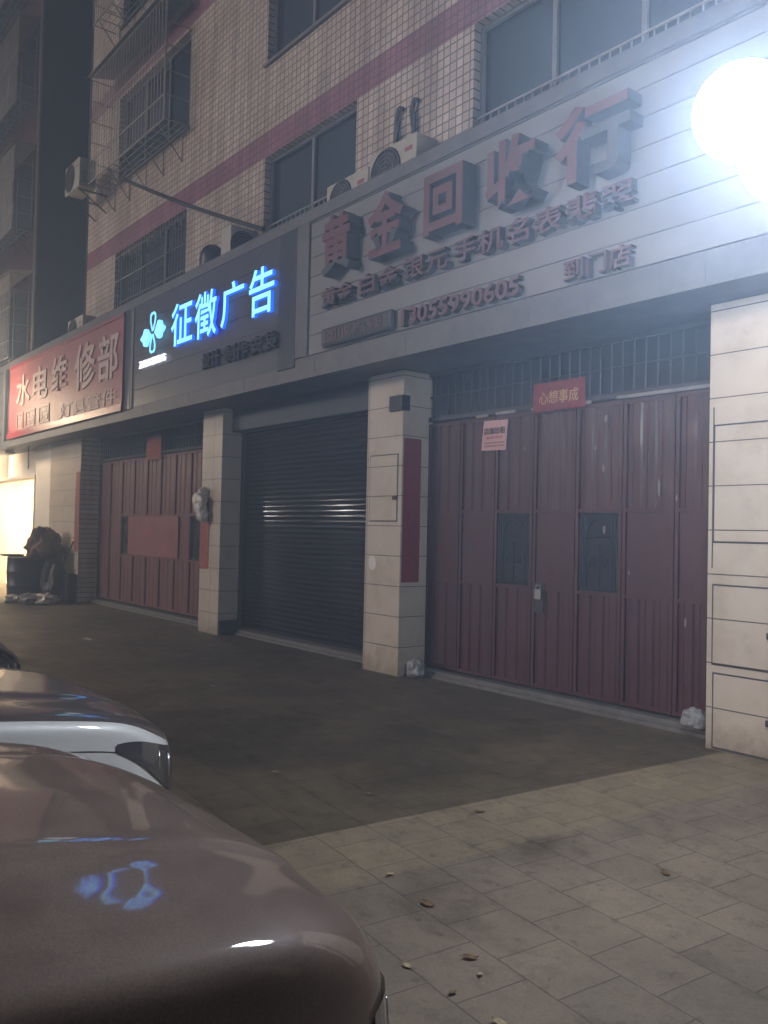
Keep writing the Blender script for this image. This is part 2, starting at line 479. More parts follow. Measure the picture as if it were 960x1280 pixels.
cabinet(p1, -7.99, -7.46, 1.77, 2.565, (-7.50, 2.05))
cabinet(p4, -3.545, -2.35, 1.62, 2.56); cabinet(p4, -3.545, -2.35, .655, 1.295, (-3.06, .93)); cabinet(p4, -3.535, -2.35, .005, .60, (-3.06, .28))
b = MB(); b.box(-3.553, -3.545, -.004, .001, 1.42, 2.70); b.build('tile_crack', M['groove'], p4)
b = MB(); b.box(-3.535, -1.2, -.006, .001, .0, .03); b.build('base_gap', M['groove'], p4)
# dark skirting box at the foot of the second pillar and the meter box high on the first
b = MB(); b.box(-11.749, -11.70, .01, .40, 0, .22); b.build('skirting', M['dark'], p2)
b = MB(); b.box(-7.62, -7.39, -.03, .10, 3.06, 3.24)
for k in range(6): b.box(-7.61 + k * .035, -7.60 + k * .035, -.036, -.03, 3.08, 3.22)
b.build('meter_box', M['iron'], p1, bevel=.008)

# lintels, recess back walls and the canopy that carries the signs
b = MB()
b.box(-24.6, XR, -.45, .47, 3.545, LED)
b.build('canopy', M['fascia'], bld)
b = MB(); b.box(-24.6, XR, -.50, -.36, LED, 5.60); b.box(-24.6, XR, -.52, -.452, 5.47, 5.622)
b.build('parapet', M['fascia'], bld, bevel=.008)
b = MB(); b.box(-24.6, XR, -.497, -.452, 3.53, 3.80)
x = -24
while x < XR:
    b.box(x, x + .012, -.501, -.497, 3.57, 3.72); x += 1.72
b.build('canopy_edge', M['fascia_pale'], bld, bevel=.004)
b = MB(); b.box(-20.1, -3.6, .60, .75, -.02, 3.545); b.build('recess_back', M['dark'], bld)

# --- folding gates
def rib(mb, x0, x1, y, z0, z1, n, d=.014):
    """corrugated sheet from x0 to x1"""
    pts = []
    w = (x1 - x0) / n
    for k in range(n):
        a = x0 + k * w
        pts += [(a, y), (a + .30 * w, y), (a + .42 * w, y - d), (a + .88 * w, y - d)]
    pts.append((x1, y))
    for (xa, ya), (xb, yb) in zip(pts, pts[1:]):
        mb.quad((xa, ya, z0), (xb, yb, z0), (xb, yb, z1), (xa, ya, z1))
def gate(x0, x1, n, mat, grille_leaves, zb, zmid0, zmid1, zt, label):
    root = MB(); root.box(x0, x1, .44, .46, zb, zt)
    g = root.build('gate', mat, bld)
    tag(g, label)
    w = (x1 - x0) / n
    for k in range(n):
        a, b_ = x0 + k * w + .006, x0 + (k + 1) * w - .006
        m = MB(); t = .035
        m.box(a, a + t, .405, .438, zb, zt); m.box(b_ - t, b_, .405, .438, zb, zt)
        for z in (zb, zmid0 - t, zmid1, zt - t): m.box(a + t, b_ - t, .407, .437, z, z + t)
        rib(m, a + t, b_ - t, .432, zb + t, zmid0 - t, 3)
        rib(m, a + t, b_ - t, .432, zmid1 + t, zt - t, 3)
        if k not in grille_leaves:
            m.quad((a + t, .425, zmid0), (b_ - t, .425, zmid0), (b_ - t, .425, zmid1), (a + t, .425, zmid1))
        lf = m.build('gate_leaf', mat, g)
        if k in grille_leaves:
            v = MB(); c0, c1 = a + t + .02, b_ - t - .02
            v.box(c0, c1, .434, .438, zmid0, zmid1); v.build('window_opening', M['dark'], g)
            v = MB(); h0, h1 = zmid0 + .03, zmid1 - .03
            for q in (.0, .07, .14, .86, .93, 1.0):
                v.bar((c0 + (c1 - c0) * q, .42, h0), (c0 + (c1 - c0) * q, .42, h1), .008, 6)
            for z in (h0, h1 - .20, h1): v.bar((c0, .42, z), (c1, .42, z), .008, 6)
            cx = (c0 + c1) / 2; rr = (c1 - c0) * .36; pa = []
            for i in range(13):
                t_ = math.pi * i / 12; pa.append((cx - rr * math.cos(t_), .42, h1 - .20 + .17 * math.sin(t_)))
            v.tube([(cx - rr, .42, h0)] + pa + [(cx + rr, .42, h0)], .009, 6)
            for s in (-1, 1):
                sp = []
                for i in range(22):
                    t_ = i * .42; q = .085 * (1 - i / 24)
                    sp.append((cx + s * (.06 + 0 * q) + q * math.cos(t_) * s * .6, .42, h0 + .20 + .1 * i / 22 + q * math.sin(t_)))
                v.tube(sp, .006, 5)
            v.tube([(cx, .42, h0), (cx, .42, h0 + .42)], .007, 5)
            v.build('window_grille', M['iron'], g)
    return g
ga = gate(-7.40, -3.60, 7, M['gate'], (2, 4), .10, 1.12, 1.88, 2.93, 'maroon folding gate with two grilled windows and a padlock')
gb = gate(-18.05, -12.42, 9, M['gate_left'], (2, 7), .12, 1.08, 1.86, 3.0, 'faded red folding gate with a smooth middle band')
b = MB(); b.box(-16.35, -14.07, .392, .403, 1.09, 1.85)
b.build('flat_panel', plain('panel_red_reflection', (.27, .10, .095), .35, 0, .25, 2), gb)  # reflected red light is put into this panel's colour
# padlock and hasp
b = MB(); b.box(-5.70, -5.62, .37, .404, 1.0, 1.10); b.bar((-5.69, .385, 1.1), (-5.69, .385, 1.14), .007); b.bar((-5.63, .385, 1.1), (-5.63, .385, 1.14), .007)
b.bar((-5.69, .385, 1.14), (-5.63, .385, 1.14), .007); b.build('padlock', M['steel'], ga)
b = MB(); b.box(-5.72, -5.60, .398, .404, .86, 1.17); b.build('lock_plate', M['iron'], ga)
# transoms: bars over a dark opening
def transom(x0, x1, z0, z1):
    b = MB(); b.box(x0, x1, .40, .45, z0, z0 + .05); b.box(x0, x1, .40, .45, z1 - .05, z1)
    x = x0 + .06
    while x < x1 - .03:
        b.bar((x, .42, z0 + .05), (x, .42, z1 - .05), .010, 6); x += .125
    b.bar((x0, .42, (z0 + z1) / 2), (x1, .42, (z0 + z1) / 2), .009, 6)
    b.build('transom_bars', M['iron'], bld)
transom(-7.40, -3.60, 2.96, 3.54); transom(-18.05, -12.42, 3.03, 3.54)
# peeling pale strip along the top of the right gate
for x0, x1, z in ((-6.60, -6.42, 2.945), (-6.30, -6.02, 2.955), (-5.80, -5.60, 2.95), (-5.40, -5.05, 2.95), (-4.75, -3.62, 2.957)):
    b = MB(); b.box(x0, x1, .385, .404, z - .014, z + .016)
    b.build('flaking_strip', M['sticker'], ga)
for x, z, w, h in ((-4.30, 2.10, .035, .22), (-4.12, 2.0, .02, .08), (-4.88, 2.78, .05, .10), (-4.90, 2.30, .03, .08), (-4.88, 1.72, .04, .09), (-4.60, 1.32, .03, .05), (-4.02, .92, .03, .10), (-5.0, 2.5, .02, .06), (-5.9, 2.55, .015, .05)):
    n = 7; b = MB()
    b.quad(*[(x + w * .5 * math.cos(2 * math.pi * k / n) * random.uniform(.6, 1.1), .4035, z + h * .5 * math.sin(2 * math.pi * k / n) * random.uniform(.6, 1.1)) for k in range(n)])
    b.build('sticker_scrap', M['sticker'], ga)
# thresholds
for x0, x1 in ((-7.40, -3.60), (-11.75, -8.06), (-18.05, -12.42)):
    b = MB(); b.box(x0, x1, .30, .60, -.02, .075); b.box(x0, x1, .26, .30, -.02, .03); b.build('threshold', M['stone'], bld, bevel=.01)
# roller shutter
b = MB(); x0, x1, y = -11.72, -8.08, .40
prof = []; z = .08; P = .072
while z < 3.2:
    for q, d in ((0, 0), (.12, .010), (.3, .017), (.5, .019), (.7, .017), (.88, .010)):
        prof.append((y - d, z + q * P))
    z += P
for (ya, za), (yb, zb) in zip(prof, prof[1:]): b.quad((x0, ya, za), (x1, ya, za), (x1, yb, zb), (x0, yb, zb))
sh = b.build('roller_shutter', M['shutter'], bld, smooth=True)
for s in (-11.75, -8.115):
    b = MB(); b.box(s, s + .055, .34, .44, .05, 3.2); b.build('guide_rail', M['iron'], sh)
b = MB(); b.box(-11.75, -8.06, .16, .50, 3.16, 3.54); b.build('shutter_box', M['post'], bld, bevel=.02)
b = MB(); b.box(x0, x1, .375, .41, .05, .11); b.build('bottom_bar', M['iron'], sh)

# --- security cages on the upper floors
def cage(x0, x1, z0, z1, d, parent):
    m = MB(); y = -d
    for x in (x0, x1):
        m.bar((x, y, z0), (x, y, z1), .016, 6)
        z = z0
        while z <= z1 + .01:
            m.bar((x, 0, z), (x, y, z), .011, 6); z += .42
    for z in (z0, z0 + .42, z0 + 1.26, z1): m.bar((x0, y, z), (x1, y, z), .015, 6)
    x = x0 + .13
    while x < x1:
        m.bar((x, y, z0), (x, y, z1), .0075, 5); x += .13
    for k in range(4): m.bar((x0, y + d * k / 4 + .02, z0), (x1, y + d * k / 4 + .02, z0), .008, 5)
    x = x0 + .3
    while x < x1:
        m.bar((x, y, z0), (x, 0, z0), .009, 5); x += .3
    o = m.build('window_cage', M['cage_metal'], parent)
    for k in range(5):
        m = MB(); xx = x0 + .25 + (x1 - x0 - .5) * k / 4
        m.bar((xx, y, z0), (xx, -.01, z0 - .52), .011, 6); m.bar((xx, -.012, z0 - .5), (xx, -.012, z0 - .02), .008, 6)
        m.build('cage_brace', M['cage_metal'], o)
    m = MB(); m.quad((x0 - .05, y - .08, z1 + .03), (x1 + .05, y - .08, z1 + .03), (x1 + .05, 0, z1 + .16), (x0 - .05, 0, z1 + .16))
    m.quad((x0 - .05, y - .08, z1), (x1 + .05, y - .08, z1), (x1 + .05, y - .08, z1 + .03), (x0 - .05, y - .08, z1 + .03))
    m.build('rain_cover', M['plaster'], o)
    return o
cage(-16.78, -13.22, 8.50, 10.62, .46, bld); cage(-16.78, -13.22, 11.72, 13.8, .46, bld)
cage(-6.45, -3.2, 8.45, 10.5, .40, bld)

# ------------------------------------------------------------------ neighbouring building on the left with the lit shop
nb = empty('apartment_building', (-24, 0, 0), 'dark neighbouring block with maroon walls and caged balconies at the left edge', 'building')
W0, W1 = -40.0, -21.62
b = MB(); b.box(W0, W1, 0, 10, 5.5, 24); b.build('wall', M['maroon'], nb)
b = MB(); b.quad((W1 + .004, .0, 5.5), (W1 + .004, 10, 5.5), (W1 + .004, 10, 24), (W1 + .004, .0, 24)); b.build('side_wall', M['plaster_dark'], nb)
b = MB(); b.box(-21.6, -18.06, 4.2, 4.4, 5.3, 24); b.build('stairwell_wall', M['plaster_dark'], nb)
for yy in (1.2, 2.3):
    b = MB(); b.bar((W1 + .08, yy, 5.5), (W1 + .08, yy, 24), .055, 10); b.build('drainpipe', M['plaster'], nb)
b = MB(); b.bar((W1 + .05, -.06, 5.5), (W1 + .05, -.06, 24), .05, 10)
for z in range(6, 24, 2): b.lathe((W1 + .05, -.06, z), [(.05, 0), (.065, .01), (.065, .08), (.05, .09)], 10)
b.build('drainpipe', M['fascia_pale'], nb)
for z0 in (5.75, 8.95, 12.15, 15.35):
    m = MB(); m.box(-26.4, -21.9, .002, .10, z0 + .1, z0 + 1.9)
    # dark balcony window behind each cage
    w = MB(); w.box(-26.0, -22.1, -.03, -.002, z0 + .15, z0 + 1.95); wo = w.build('window', M['glass'], nb)
    for x in (-26.0, -24.7, -23.4, -22.1):
        f = MB(); f.box(x - .03, x + .03, -.05, -.03, z0 + .15, z0 + 1.95); f.build('window_mullion', M['frame'], wo)
    cage(-26.3, -21.85, z0, z0 + 2.1, .55, nb)
# the shop room
zf = .0
b = MB(); b.box(-24.8, -21.28, .30, .34, 2.85, 3.545); b.box(-30, -24.75, .02, .34, 0, 3.545); b.box(-21.28, -20.1, .02, .34, 0, 3.545)
b.build('shop_wall', M['white_wall'], nb)
b = MB()
b.quad((-28, .34, zf), (-20.3, .34, zf), (-20.3, 4.5, zf), (-28, 4.5, zf)); b.quad((-28, 4.5, zf), (-20.3, 4.5, zf), (-20.3, 4.5, 3.3), (-28, 4.5, 3.3))
b.quad((-28, .34, zf), (-28, 4.5, zf), (-28, 4.5, 3.3), (-28, .34, 3.3)); b.quad((-20.3, .34, zf), (-20.3, 4.5, zf), (-20.3, 4.5, 3.3), (-20.3, .34, 3.3))
b.quad((-28, .34, 3.3), (-20.3, .34, 3.3), (-20.3, 4.5, 3.3), (-28, 4.5, 3.3))
b.build('shop_interior', M['white_wall'], nb)
b = MB(); b.box(-26.5, -22.0, 1.2, 2.6, 3.2, 3.26); b.build('ceiling_light', M['shop_glow'], nb)
b = MB(); b.box(-21.33, -21.27, .0, .30, 0, 2.85); b.box(-24.75, -24.69, .0, .30, 0, 2.85); b.box(-24.75, -21.27, .0, .30, 2.80, 2.86); b.build('door_frame', M['white_wall'], nb)
b = MB(); b.box(-27, -25.2, 2.2, 2.6, 0, 1.1); b.build('shop_counter', M['wood'], nb)
b = MB(); b.box(-26.5, -24.2, -.32, -.22, 3.20, 3.25); b.box(-25.4, -25.3, -.29, -.25, 3.25, 3.54); b.build('tube_light', glow('tube_glow', (1.0, .74, .46), 130), nb)
# downlight and hook under the canopy
d = MB(); d.lathe((-22.75, -.2, 3.44), [(0, 0), (.10, 0), (.115, .02), (.115, .085), (0, .085)], 20)
tag(d.build('downlight', M['downlight'], smooth=False), 'round dark downlight on the warm lit ceiling over the shop entrance', 'lamp')
h = MB(); pts = [(-21.15, -.2, 3.53), (-21.15, -.2, 3.12)] + [(-21.15 + .05 * math.sin(t), -.2, 3.06 + .06 * math.cos(t)) for t in [i * .45 for i in range(8)]]
h.tube(pts, .016, 8)
tag(h.build('ceiling_hook', M['iron']), 'dark metal hook hanging from the canopy beside the glowing doorway', 'hook')

# ------------------------------------------------------------------ signs
YP = -.50
def board_panel(x0, x1, z0, z1, pitch, mat, parent, name='panel'):
    m = MB(); z = z0
    while z < z1 - .02:
        e = min(z + pitch, z1)
        m.box(x0, x1, YP, YP + .03, z + .005, e - .005); z = e
    o = m.build(name, mat, parent, bevel=.002)
    k = MB(); k.box(x0 + .01, x1 - .01, YP + .008, YP + .047, z0 + .01, z1 - .01); k.build('panel_backing', M['groove'], parent)
    return o
gs = empty('shop_sign', (-5.5, -.45, 3.8), 'large pale sign with deep unlit red letters over the maroon gate', 'sign')
board_panel(-8.64, -.9, 3.805, 5.445, .241, M['board'], gs)
for s, x0, x1, z0, z1 in (('黄', -8.15, -7.58, 4.63, 5.31), ('金', -7.27, -6.66, 4.62, 5.31), ('回', -6.34, -5.78, 4.63, 5.24), ('收', -5.48, -4.86, 4.62, 5.26), ('行', -4.66, -3.90, 4.60, 5.24)):
    letters('character', s, x0, x1, z0, z1, YP, -.68, M['redface'], M['redside'], gs, .032)
for s, x0, x1 in (('黄金', -8.28, -7.66), ('白金', -7.53, -6.83), ('银元', -6.78, -6.08), ('手机', -6.0, -5.33), ('名表', -5.30, -4.64), ('翡翠', -4.60, -3.93)):
    letters('word', s, x0, x1, 4.30, 4.53, YP, -.58, M['redface2'], M['redside'], gs, .014)
bx = MB(); bx.box(-8.28, -6.95, -.58, YP, 3.825, 4.06); lb = bx.build('hotline_box', M['redside'], gs, bevel=.05)
letters('hotline_text', '回收热线', -8.18, -7.08, 3.87, 4.02, -.581, -.59, M['redface2'], M['redside'], lb, .015)
letters('phone_number', '13055990605', -6.79, -5.13, 3.825, 4.01, YP, -.57, M['redface2'], M['redside'], gs, .025)
letters('word', '到门店', -4.63, -3.95, 3.82, 4.01, YP, -.57, M['redface2'], M['redside'], gs, .014)
b = MB(); b.box(-8.93, -8.66, -.52, YP + .04, 3.80, 5.47); b.build('side_post', M['fascia'], gs, bevel=.006)

bs = empty('shop_sign', (-11.7, -.45, 3.8), 'black sign with glowing blue characters and a butterfly emblem', 'sign')
board_panel(-14.12, -9.36, 3.72, 5.46, .29, M['board_dark'], bs)
for s, x0, x1, z0, z1 in (('征', -12.47, -11.72, 4.49, 5.16), ('徵', -11.64, -10.95, 4.46, 5.15), ('广', -10.82, -10.16, 4.50, 5.12), ('告', -10.02, -9.37, 4.50, 5.14)):
    letters('glowing_character', s, x0, x1, z0, z1, YP - .03, -.575, M['blue_face'], M['blue_side'], bs, .012)
letters('white_lettering', 'ZHENGZHENG', -13.78, -12.74, 4.34, 4.46, YP - .02, -.55, M['white_face'], M['white_face'], bs, .02)
for s, x0, x1 in (('设计', -11.42, -10.86), ('制作', -10.72, -10.05), ('安装', -9.98, -9.30)):
    letters('dark_word', s, x0, x1, 4.0, 4.24, YP, -.56, M['dark'], M['dark'], bs, .02)
# emblem: two outlined wings (upright hearts) and two solid clover leaves
em = MB(); ex, ez = -13.22, 4.87
def loop(pts, r): em.tube(pts + [pts[0]], r, 6)
for s in (1, -1):
    for q in (1, -1):
        pts = []
        for t in [i / 20 for i in range(21)]:
            a = t * math.pi
            pts.append((ex + q * (.014 + .115 * math.sin(a) * (.35 + .65 * t)), -.555, ez + s * (.03 + .36 * t - .07 * max(0, t - .8) / .2)))
        em.tube(pts, .013, 6)
        pts = [(ex + q * .03 * (1 + k), -.555, ez + s * (.34 - .045 * k * (1 if k < 2 else 1))) for k in range(2)]
        em.tube(pts, .012, 6)
def petal(sgn):
    pts = []
    for i in range(25):
        t = -1.15 + 2.3 * i / 24
        rr = .31 * (1 + .09 * math.cos(7 * t)) * (1 - .12 * abs(t))
        pts.append((ex + sgn * (.12 + rr * math.cos(t)), ez - .02 + sgn * .03 + rr * .60 * math.sin(t)))
    n = len(em.v)
    for y in (-.575, -.53): em.v += [(x, y, z) for x, z in [(ex + sgn * .10, ez - .02)] + pts]
    k = len(pts) + 1
    for i in range(k):
        j = (i + 1) % k
        em.f.append((n + i, n + j, n + k + j, n + k + i)); em.m.append(0)
    em.f.append(tuple(n + i for i in range(k))); em.f.append(tuple(n + k + i for i in reversed(range(k)))); em.m += [0, 0]
petal(1); petal(-1)
em.build('emblem', M['blue_face'], bs)
for x0, x1, mt in ((-9.35, -8.95, M['post']), (-14.5, -14.24, M['post']), (-14.23, -14.13, M['fascia_pale'])):
    b = MB(); b.box(x0, x1, -.515, YP + .04, 3.70, 5.47); b.build('side_post', mt, bs, bevel=.006)

rs = empty('shop_sign', (-18, -.45, 3.8), 'faded red sign box with large pale characters at the far left', 'sign')
b = MB(); b.box(-21.75, -14.52, -.52, YP + .03, 3.82, 5.44); b.build('panel', M['redpanel'], rs, bevel=.01)
for x0, x1, z0, z1 in ((-21.75, -14.52, 5.40, 5.46), (-21.75, -14.52, 3.70, 3.84), (-14.56, -14.5, 3.84, 5.4)):
    b = MB(); b.box(x0, x1, -.55, -.521, z0, z1); b.build('trim', M['redtrim'], rs, bevel=.006)
for s, x0, x1, z0, z1 in (('水', -21.1, -20.0, 4.42, 5.14), ('电', -19.8, -18.75, 4.42, 5.16), ('维', -18.5, -17.5, 4.46, 5.2), ('修', -17.05, -15.9, 4.32, 5.24), ('部', -15.75, -14.75, 4.34, 5.2)):
    letters('character', s, x0, x1, z0, z1, -.521, -.54, M['redletters'], M['redletters'], rs, .018)
for s, x0, x1 in (('安', -21.0, -20.5), ('装', -20.3, -19.6), ('洁', -19.3, -18.6)):
    letters('character', s, x0 + .07, x1 - .07, 3.94, 4.2, -.521, -.53, M['redletters'], M['redletters'], rs, .015)
    fr = MB(); 
    fr.box(x0, x1, -.535, -.521, 3.88, 3.91); fr.box(x0, x1, -.535, -.521, 4.23, 4.26); fr.box(x0, x0 + .03, -.535, -.521, 3.91, 4.23); fr.box(x1 - .03, x1, -.535, -.521, 3.91, 4.23); fr.build('letter_frame', M['redletters'], rs)
letters('word', '灯具管件', -17.9, -14.8, 3.86, 4.16, -.521, -.53, M['redletters'], M['redletters'], rs, .01)
for x0, x1, mt in ((-22.15, -21.78, M['post']), (-22.32, -22.17, M['fascia_pale'])):
    b = MB(); b.box(x0, x1, -.515, YP + .04, 3.70, 5.47); b.build('side_post', mt, rs, bevel=.006)

# ------------------------------------------------------------------ air conditioners and things on the canopy
def ac_unit(loc, w, hgt, dep, label, rz=0, name='ac_unit', feet=True):
    t = empty(name, loc, label, 'air conditioner', 'air conditioner outdoor units')
    LOCAL[0] = True
    m = MB(); m.box(-w / 2, w / 2, 0, dep, .04, hgt); m.build('casing', M['ac_white'], t, bevel=.012)
    m = MB(); cx = -w * .14; r = min(hgt * .42, w * .34); cz = hgt / 2 + .02
    m.lathe((cx, -.004, cz), [(0, 0), (r, 0), (r + .015, -.006), (r + .02, .0)], 28, 'Y'); m.build('fan_recess', M['dark'], t)
    m = MB()
    for k in range(1, 6):
        q = r * k / 5
        m.tube([(cx + q * math.cos(a), -.016, cz + q * math.sin(a)) for a in [i * math.pi / 12 for i in range(25)]], .006, 4)
    for k in range(8):
        a = k * math.pi / 4; m.bar((cx, -.016, cz), (cx + r * math.cos(a), -.016, cz + r * math.sin(a)), .005, 4)
    m.build('fan_grille', M['ac_grey'], t)
    m = MB(); m.box(w / 2 - .20, w / 2 - .07, -.003, .0, hgt - .17, hgt - .12); m.build('badge', M['redtrim'], t)
    m = MB()
    for k in range(5): m.box(w / 2, w / 2 + .004, .06, dep - .05, .12 + k * .05, .14 + k * .05)
    m.build('side_louvre', M['ac_grey'], t)
    if feet:
        for s in (-1, 1):
            m = MB(); m.box(s * w * .32 - .04, s * w * .32 + .04, .0, dep, 0, .038); m.build('foot', M['iron'], t)
    LOCAL[0] = False
    t.rotation_euler.z = rz
    return t
ac_unit((-8.20, -.30, LED + .001), .84, .50, .28, 'cream air conditioner with round fan on the canopy below the barred window')
acb = ac_unit((-7.33, -.30, LED + .001), .84, .60, .32, 'taller air conditioner with two pipes rising behind it, above the gold buyer sign')
for x, dx in ((-7.60, .03), (-7.25, -.05)):
    m = MB(); m.tube([(x, .0 - .03, 5.95), (x + dx * .3, -.04, 6.25), (x + dx, -.05, 6.5), (x + dx + .04, -.05, 6.62), (x + dx + .09, -.03, 6.60)], .030, 8)
    m.tube([(x + .02, .0 - .03, 5.95), (x + .03 + dx * .4, -.06, 6.2), (x + .06 + dx, -.06, 6.46)], .018, 8)
    m.build('coolant_pipe', M['iron'], acb)
ac_unit((-10.85, -.12, LED + .001), .62, .62, .30, 'grey air conditioner end-on above the right end of the blue sign', R(90))
ac_unit((-17.75, -.32, LED + .001), .9, .54, .28, 'pale air conditioner standing alone above the red sign')
ace = ac_unit((-17.3, -.62, 8.42), .85, .62, .34, 'air conditioner hung on brackets at the top left corner below the cage', 0, feet=False)
for x in (-17.6, -17.0):
    m = MB(); m.bar((x, -.6, 8.43), (x, 0, 8.43), .02, 6); m.bar((x, -.55, 8.42), (x, -.01, 8.08), .016, 6)
    m.build('wall_bracket', M['iron'], ace)
cw = MB(); cw.lathe((-11.72, -.27, LED), [(.20, 0), (.20, .34), (.19, .42), (.15, .50), (.08, .55), (0, .565)], 20)
tag(cw.build('vent_cowl', M['post'], smooth=True), 'dark round-topped vent cowl standing above the blue sign', 'vent')
pl = MB(); a, bb = Vector((-15.14, -.47, 8.10)), Vector((-10.56, -.06, 6.0))
pts = [a.lerp(bb, k / 16) + Vector((0, 0, -.05 * math.sin(math.pi * k / 16))) for k in range(17)]
pl.tube(pts, .032, 8)
tag(pl.build('cable', M['rubber']), 'thick dark cable slanting from the cage down across the tiled wall', 'cable')

# ------------------------------------------------------------------ street lamp
lx, ly = -1.50, -2.42
sl = empty('street_lamp', (lx, ly, 0), 'street lamp with two blinding white globes at the top right', 'street lamp')
def px(x, y, yw):
    d = fw + rt2 * ((x - 480) / 1050) - up2 * ((y - 640) / 1050); t = (yw - CAM.y) / d.y; return CAM + d * t
g1 = px(928, 140, -2.5); g2 = px(989, 190, -2.5)
m = MB(); m.lathe((lx, ly, 0), [(.16, 0), (.16, .06), (.10, .12), (.075, .6), (.06, .7), (.045, 3.0), (.04, g2.z - .2)], 16); m.build('pole', M['iron'], sl, smooth=True)
m = MB(); m.bar(g1, g2, .03, 10); m.bar(g2, (lx, ly, g2.z - .22), .03, 10); m.build('arm', M['iron'], sl)
for gq in (g1, g2):
    m = MB(); prof = [(.222 * math.sin(math.pi * i / 16), -.222 * math.cos(math.pi * i / 16)) for i in range(17)]
    m.lathe(gq, prof, 28); m.build('globe', M['lamp_glow'], sl, smooth=True)

fl = empty('street_lamp', (-21.6, -1.8, 0), 'added warm lamp, unseen beyond the left edge, lighting the wide pillar', 'street lamp')  # unseen lamp, added to light the wide pillar and the paving around it
m = MB(); m.lathe((-21.6, -1.8, 0), [(.16, 0), (.16, .06), (.10, .12), (.075, .6), (.06, .7), (.045, 4.27)], 16); m.build('pole', M['iron'], fl, smooth=True)
m = MB(); m.lathe((-21.6, -1.8, 4.5), [(.25 * math.sin(math.pi * i / 16), -.25 * math.cos(math.pi * i / 16)) for i in range(17)], 24); m.build('globe', glow('warm_lamp_glow', (1.0, .76, .50), 200), fl, smooth=True)

for x, y, hgt, lab in ((-32.9, -12.0, 6.0, 'street lamp across the road, the farther of two'), (-26.8, -12.0, 6.0, 'street lamp across the road, the nearer of two')):
    t = empty('street_lamp', (x, y, 0), lab, 'street lamp')
    m = MB(); m.lathe((x, y, 0), [(.16, 0), (.16, .06), (.10, .12), (.075, .6), (.06, .7), (.045, hgt - .2)], 16); m.build('pole', M['iron'], t, smooth=True)
    m = MB(); m.lathe((x, y, hgt), [(.25 * math.sin(math.pi * i / 12), -.25 * math.cos(math.pi * i / 12)) for i in range(13)], 16); m.build('globe', MATS.get('far_lamp_glow') or glow('far_lamp_glow', (1.0, .93, .85), 220), t, smooth=True)

# ------------------------------------------------------------------ papers and small things on the shopfronts
def sheet(name, x0, x1, z0, z1, y, mat, label, cat, group=None, tilt=0, n=6, wav=.006):
    """a slightly wavy sheet of paper facing -Y"""
    m = MB()
    def P(u, w): return (x0 + (x1 - x0) * u + tilt * (w - .5), y - wav * math.sin(u * 5 + w * 4) - wav, z0 + (z1 - z0) * w + tilt * .4 * (.5 - u))
    for i in range(n):
        for j in range(n):
            m.quad(P(i / n, j / n), P((i + 1) / n, j / n), P((i + 1) / n, (j + 1) / n), P(i / n, (j + 1) / n))
    o = m.build(name, mat, recalc=False, smooth=True)
    return tag(o, label, cat, group)
nt_ = sheet('rental_notice', -6.50, -6.14, 2.56, 2.885, .398, M['paper_pink'], 'pink rental notice taped to the top of the maroon gate', 'notice', tilt=.03, wav=.003)
letters('heading', '店面出租', -6.475, -6.165, 2.735, 2.81, .3915, .389, M['ink'], M['ink'], nt_, .012)
letters('small_text', '联系电话', -6.44, -6.20, 2.685, 2.715, .3915, .390, M['redtrim'], M['redtrim'], nt_, .0)
for k in range(2):
    b = MB(); b.box(-6.47, -6.18, .389, .3915, 2.60 + k * .035, 2.615 + k * .035)
    b.build('text_line', plain('faded_ink', (.30, .16, .17), .8), nt_)
bn = sheet('door_banner', -5.76, -5.10, 2.91, 3.20, .375, M['paper_red'], 'small red banner with four gold characters over the maroon gate', 'banner', wav=.004)
letters('gold_characters', '心想事成', -5.68, -5.18, 2.98, 3.11, .366, .364, M['gold_ink'], M['gold_ink'], bn, .0)
sheet('door_banner', -15.5, -14.85, 2.93, 3.38, .38, M['paper_orange'], 'faded red paper square over the left gate', 'banner')
# the long couplet on the side of the first pillar faces +X
m = MB()
for k in range(8):
    z0 = 1.07 + k * (2.745 - 1.07) / 8; z1 = 1.07 + (k + 1) * (2.745 - 1.07) / 8
    m.quad((-7.394 + .002 * (k % 2), .02, z0), (-7.394 + .002 * (k % 2), .29, z0), (-7.394 + .002 * ((k + 1) % 2), .29, z1), (-7.394 + .002 * ((k + 1) % 2), .02, z1))
tag(m.build('couplet_scroll', M['paper_crimson'], recalc=False), 'long dark red couplet on the side of the pillar left of the maroon gate', 'couplet', 'red door couplets')
sheet('couplet_scroll', -12.405, -12.10, 1.0, 2.14, -.002, M['paper_orange'], 'torn orange-red couplet on the pillar under the hanging bag', 'couplet', 'red door couplets', wav=.004)
sheet('couplet_scroll', -18.33, -18.07, 1.08, 2.80, -.002, M['paper_orange'], 'faded red couplet at the edge of the wide far left pillar', 'couplet', 'red door couplets', wav=.004)
m = MB(); n = 20
m.quad(*[(-7.91 + .075 * math.cos(2 * math.pi * k / n), -.004, 1.275 + .085 * math.sin(2 * math.pi * k / n)) for k in range(n)])
tag(m.build('sticker', M['paper_white'], recalc=False), 'round pale sticker on the front of the middle pillar', 'sticker')

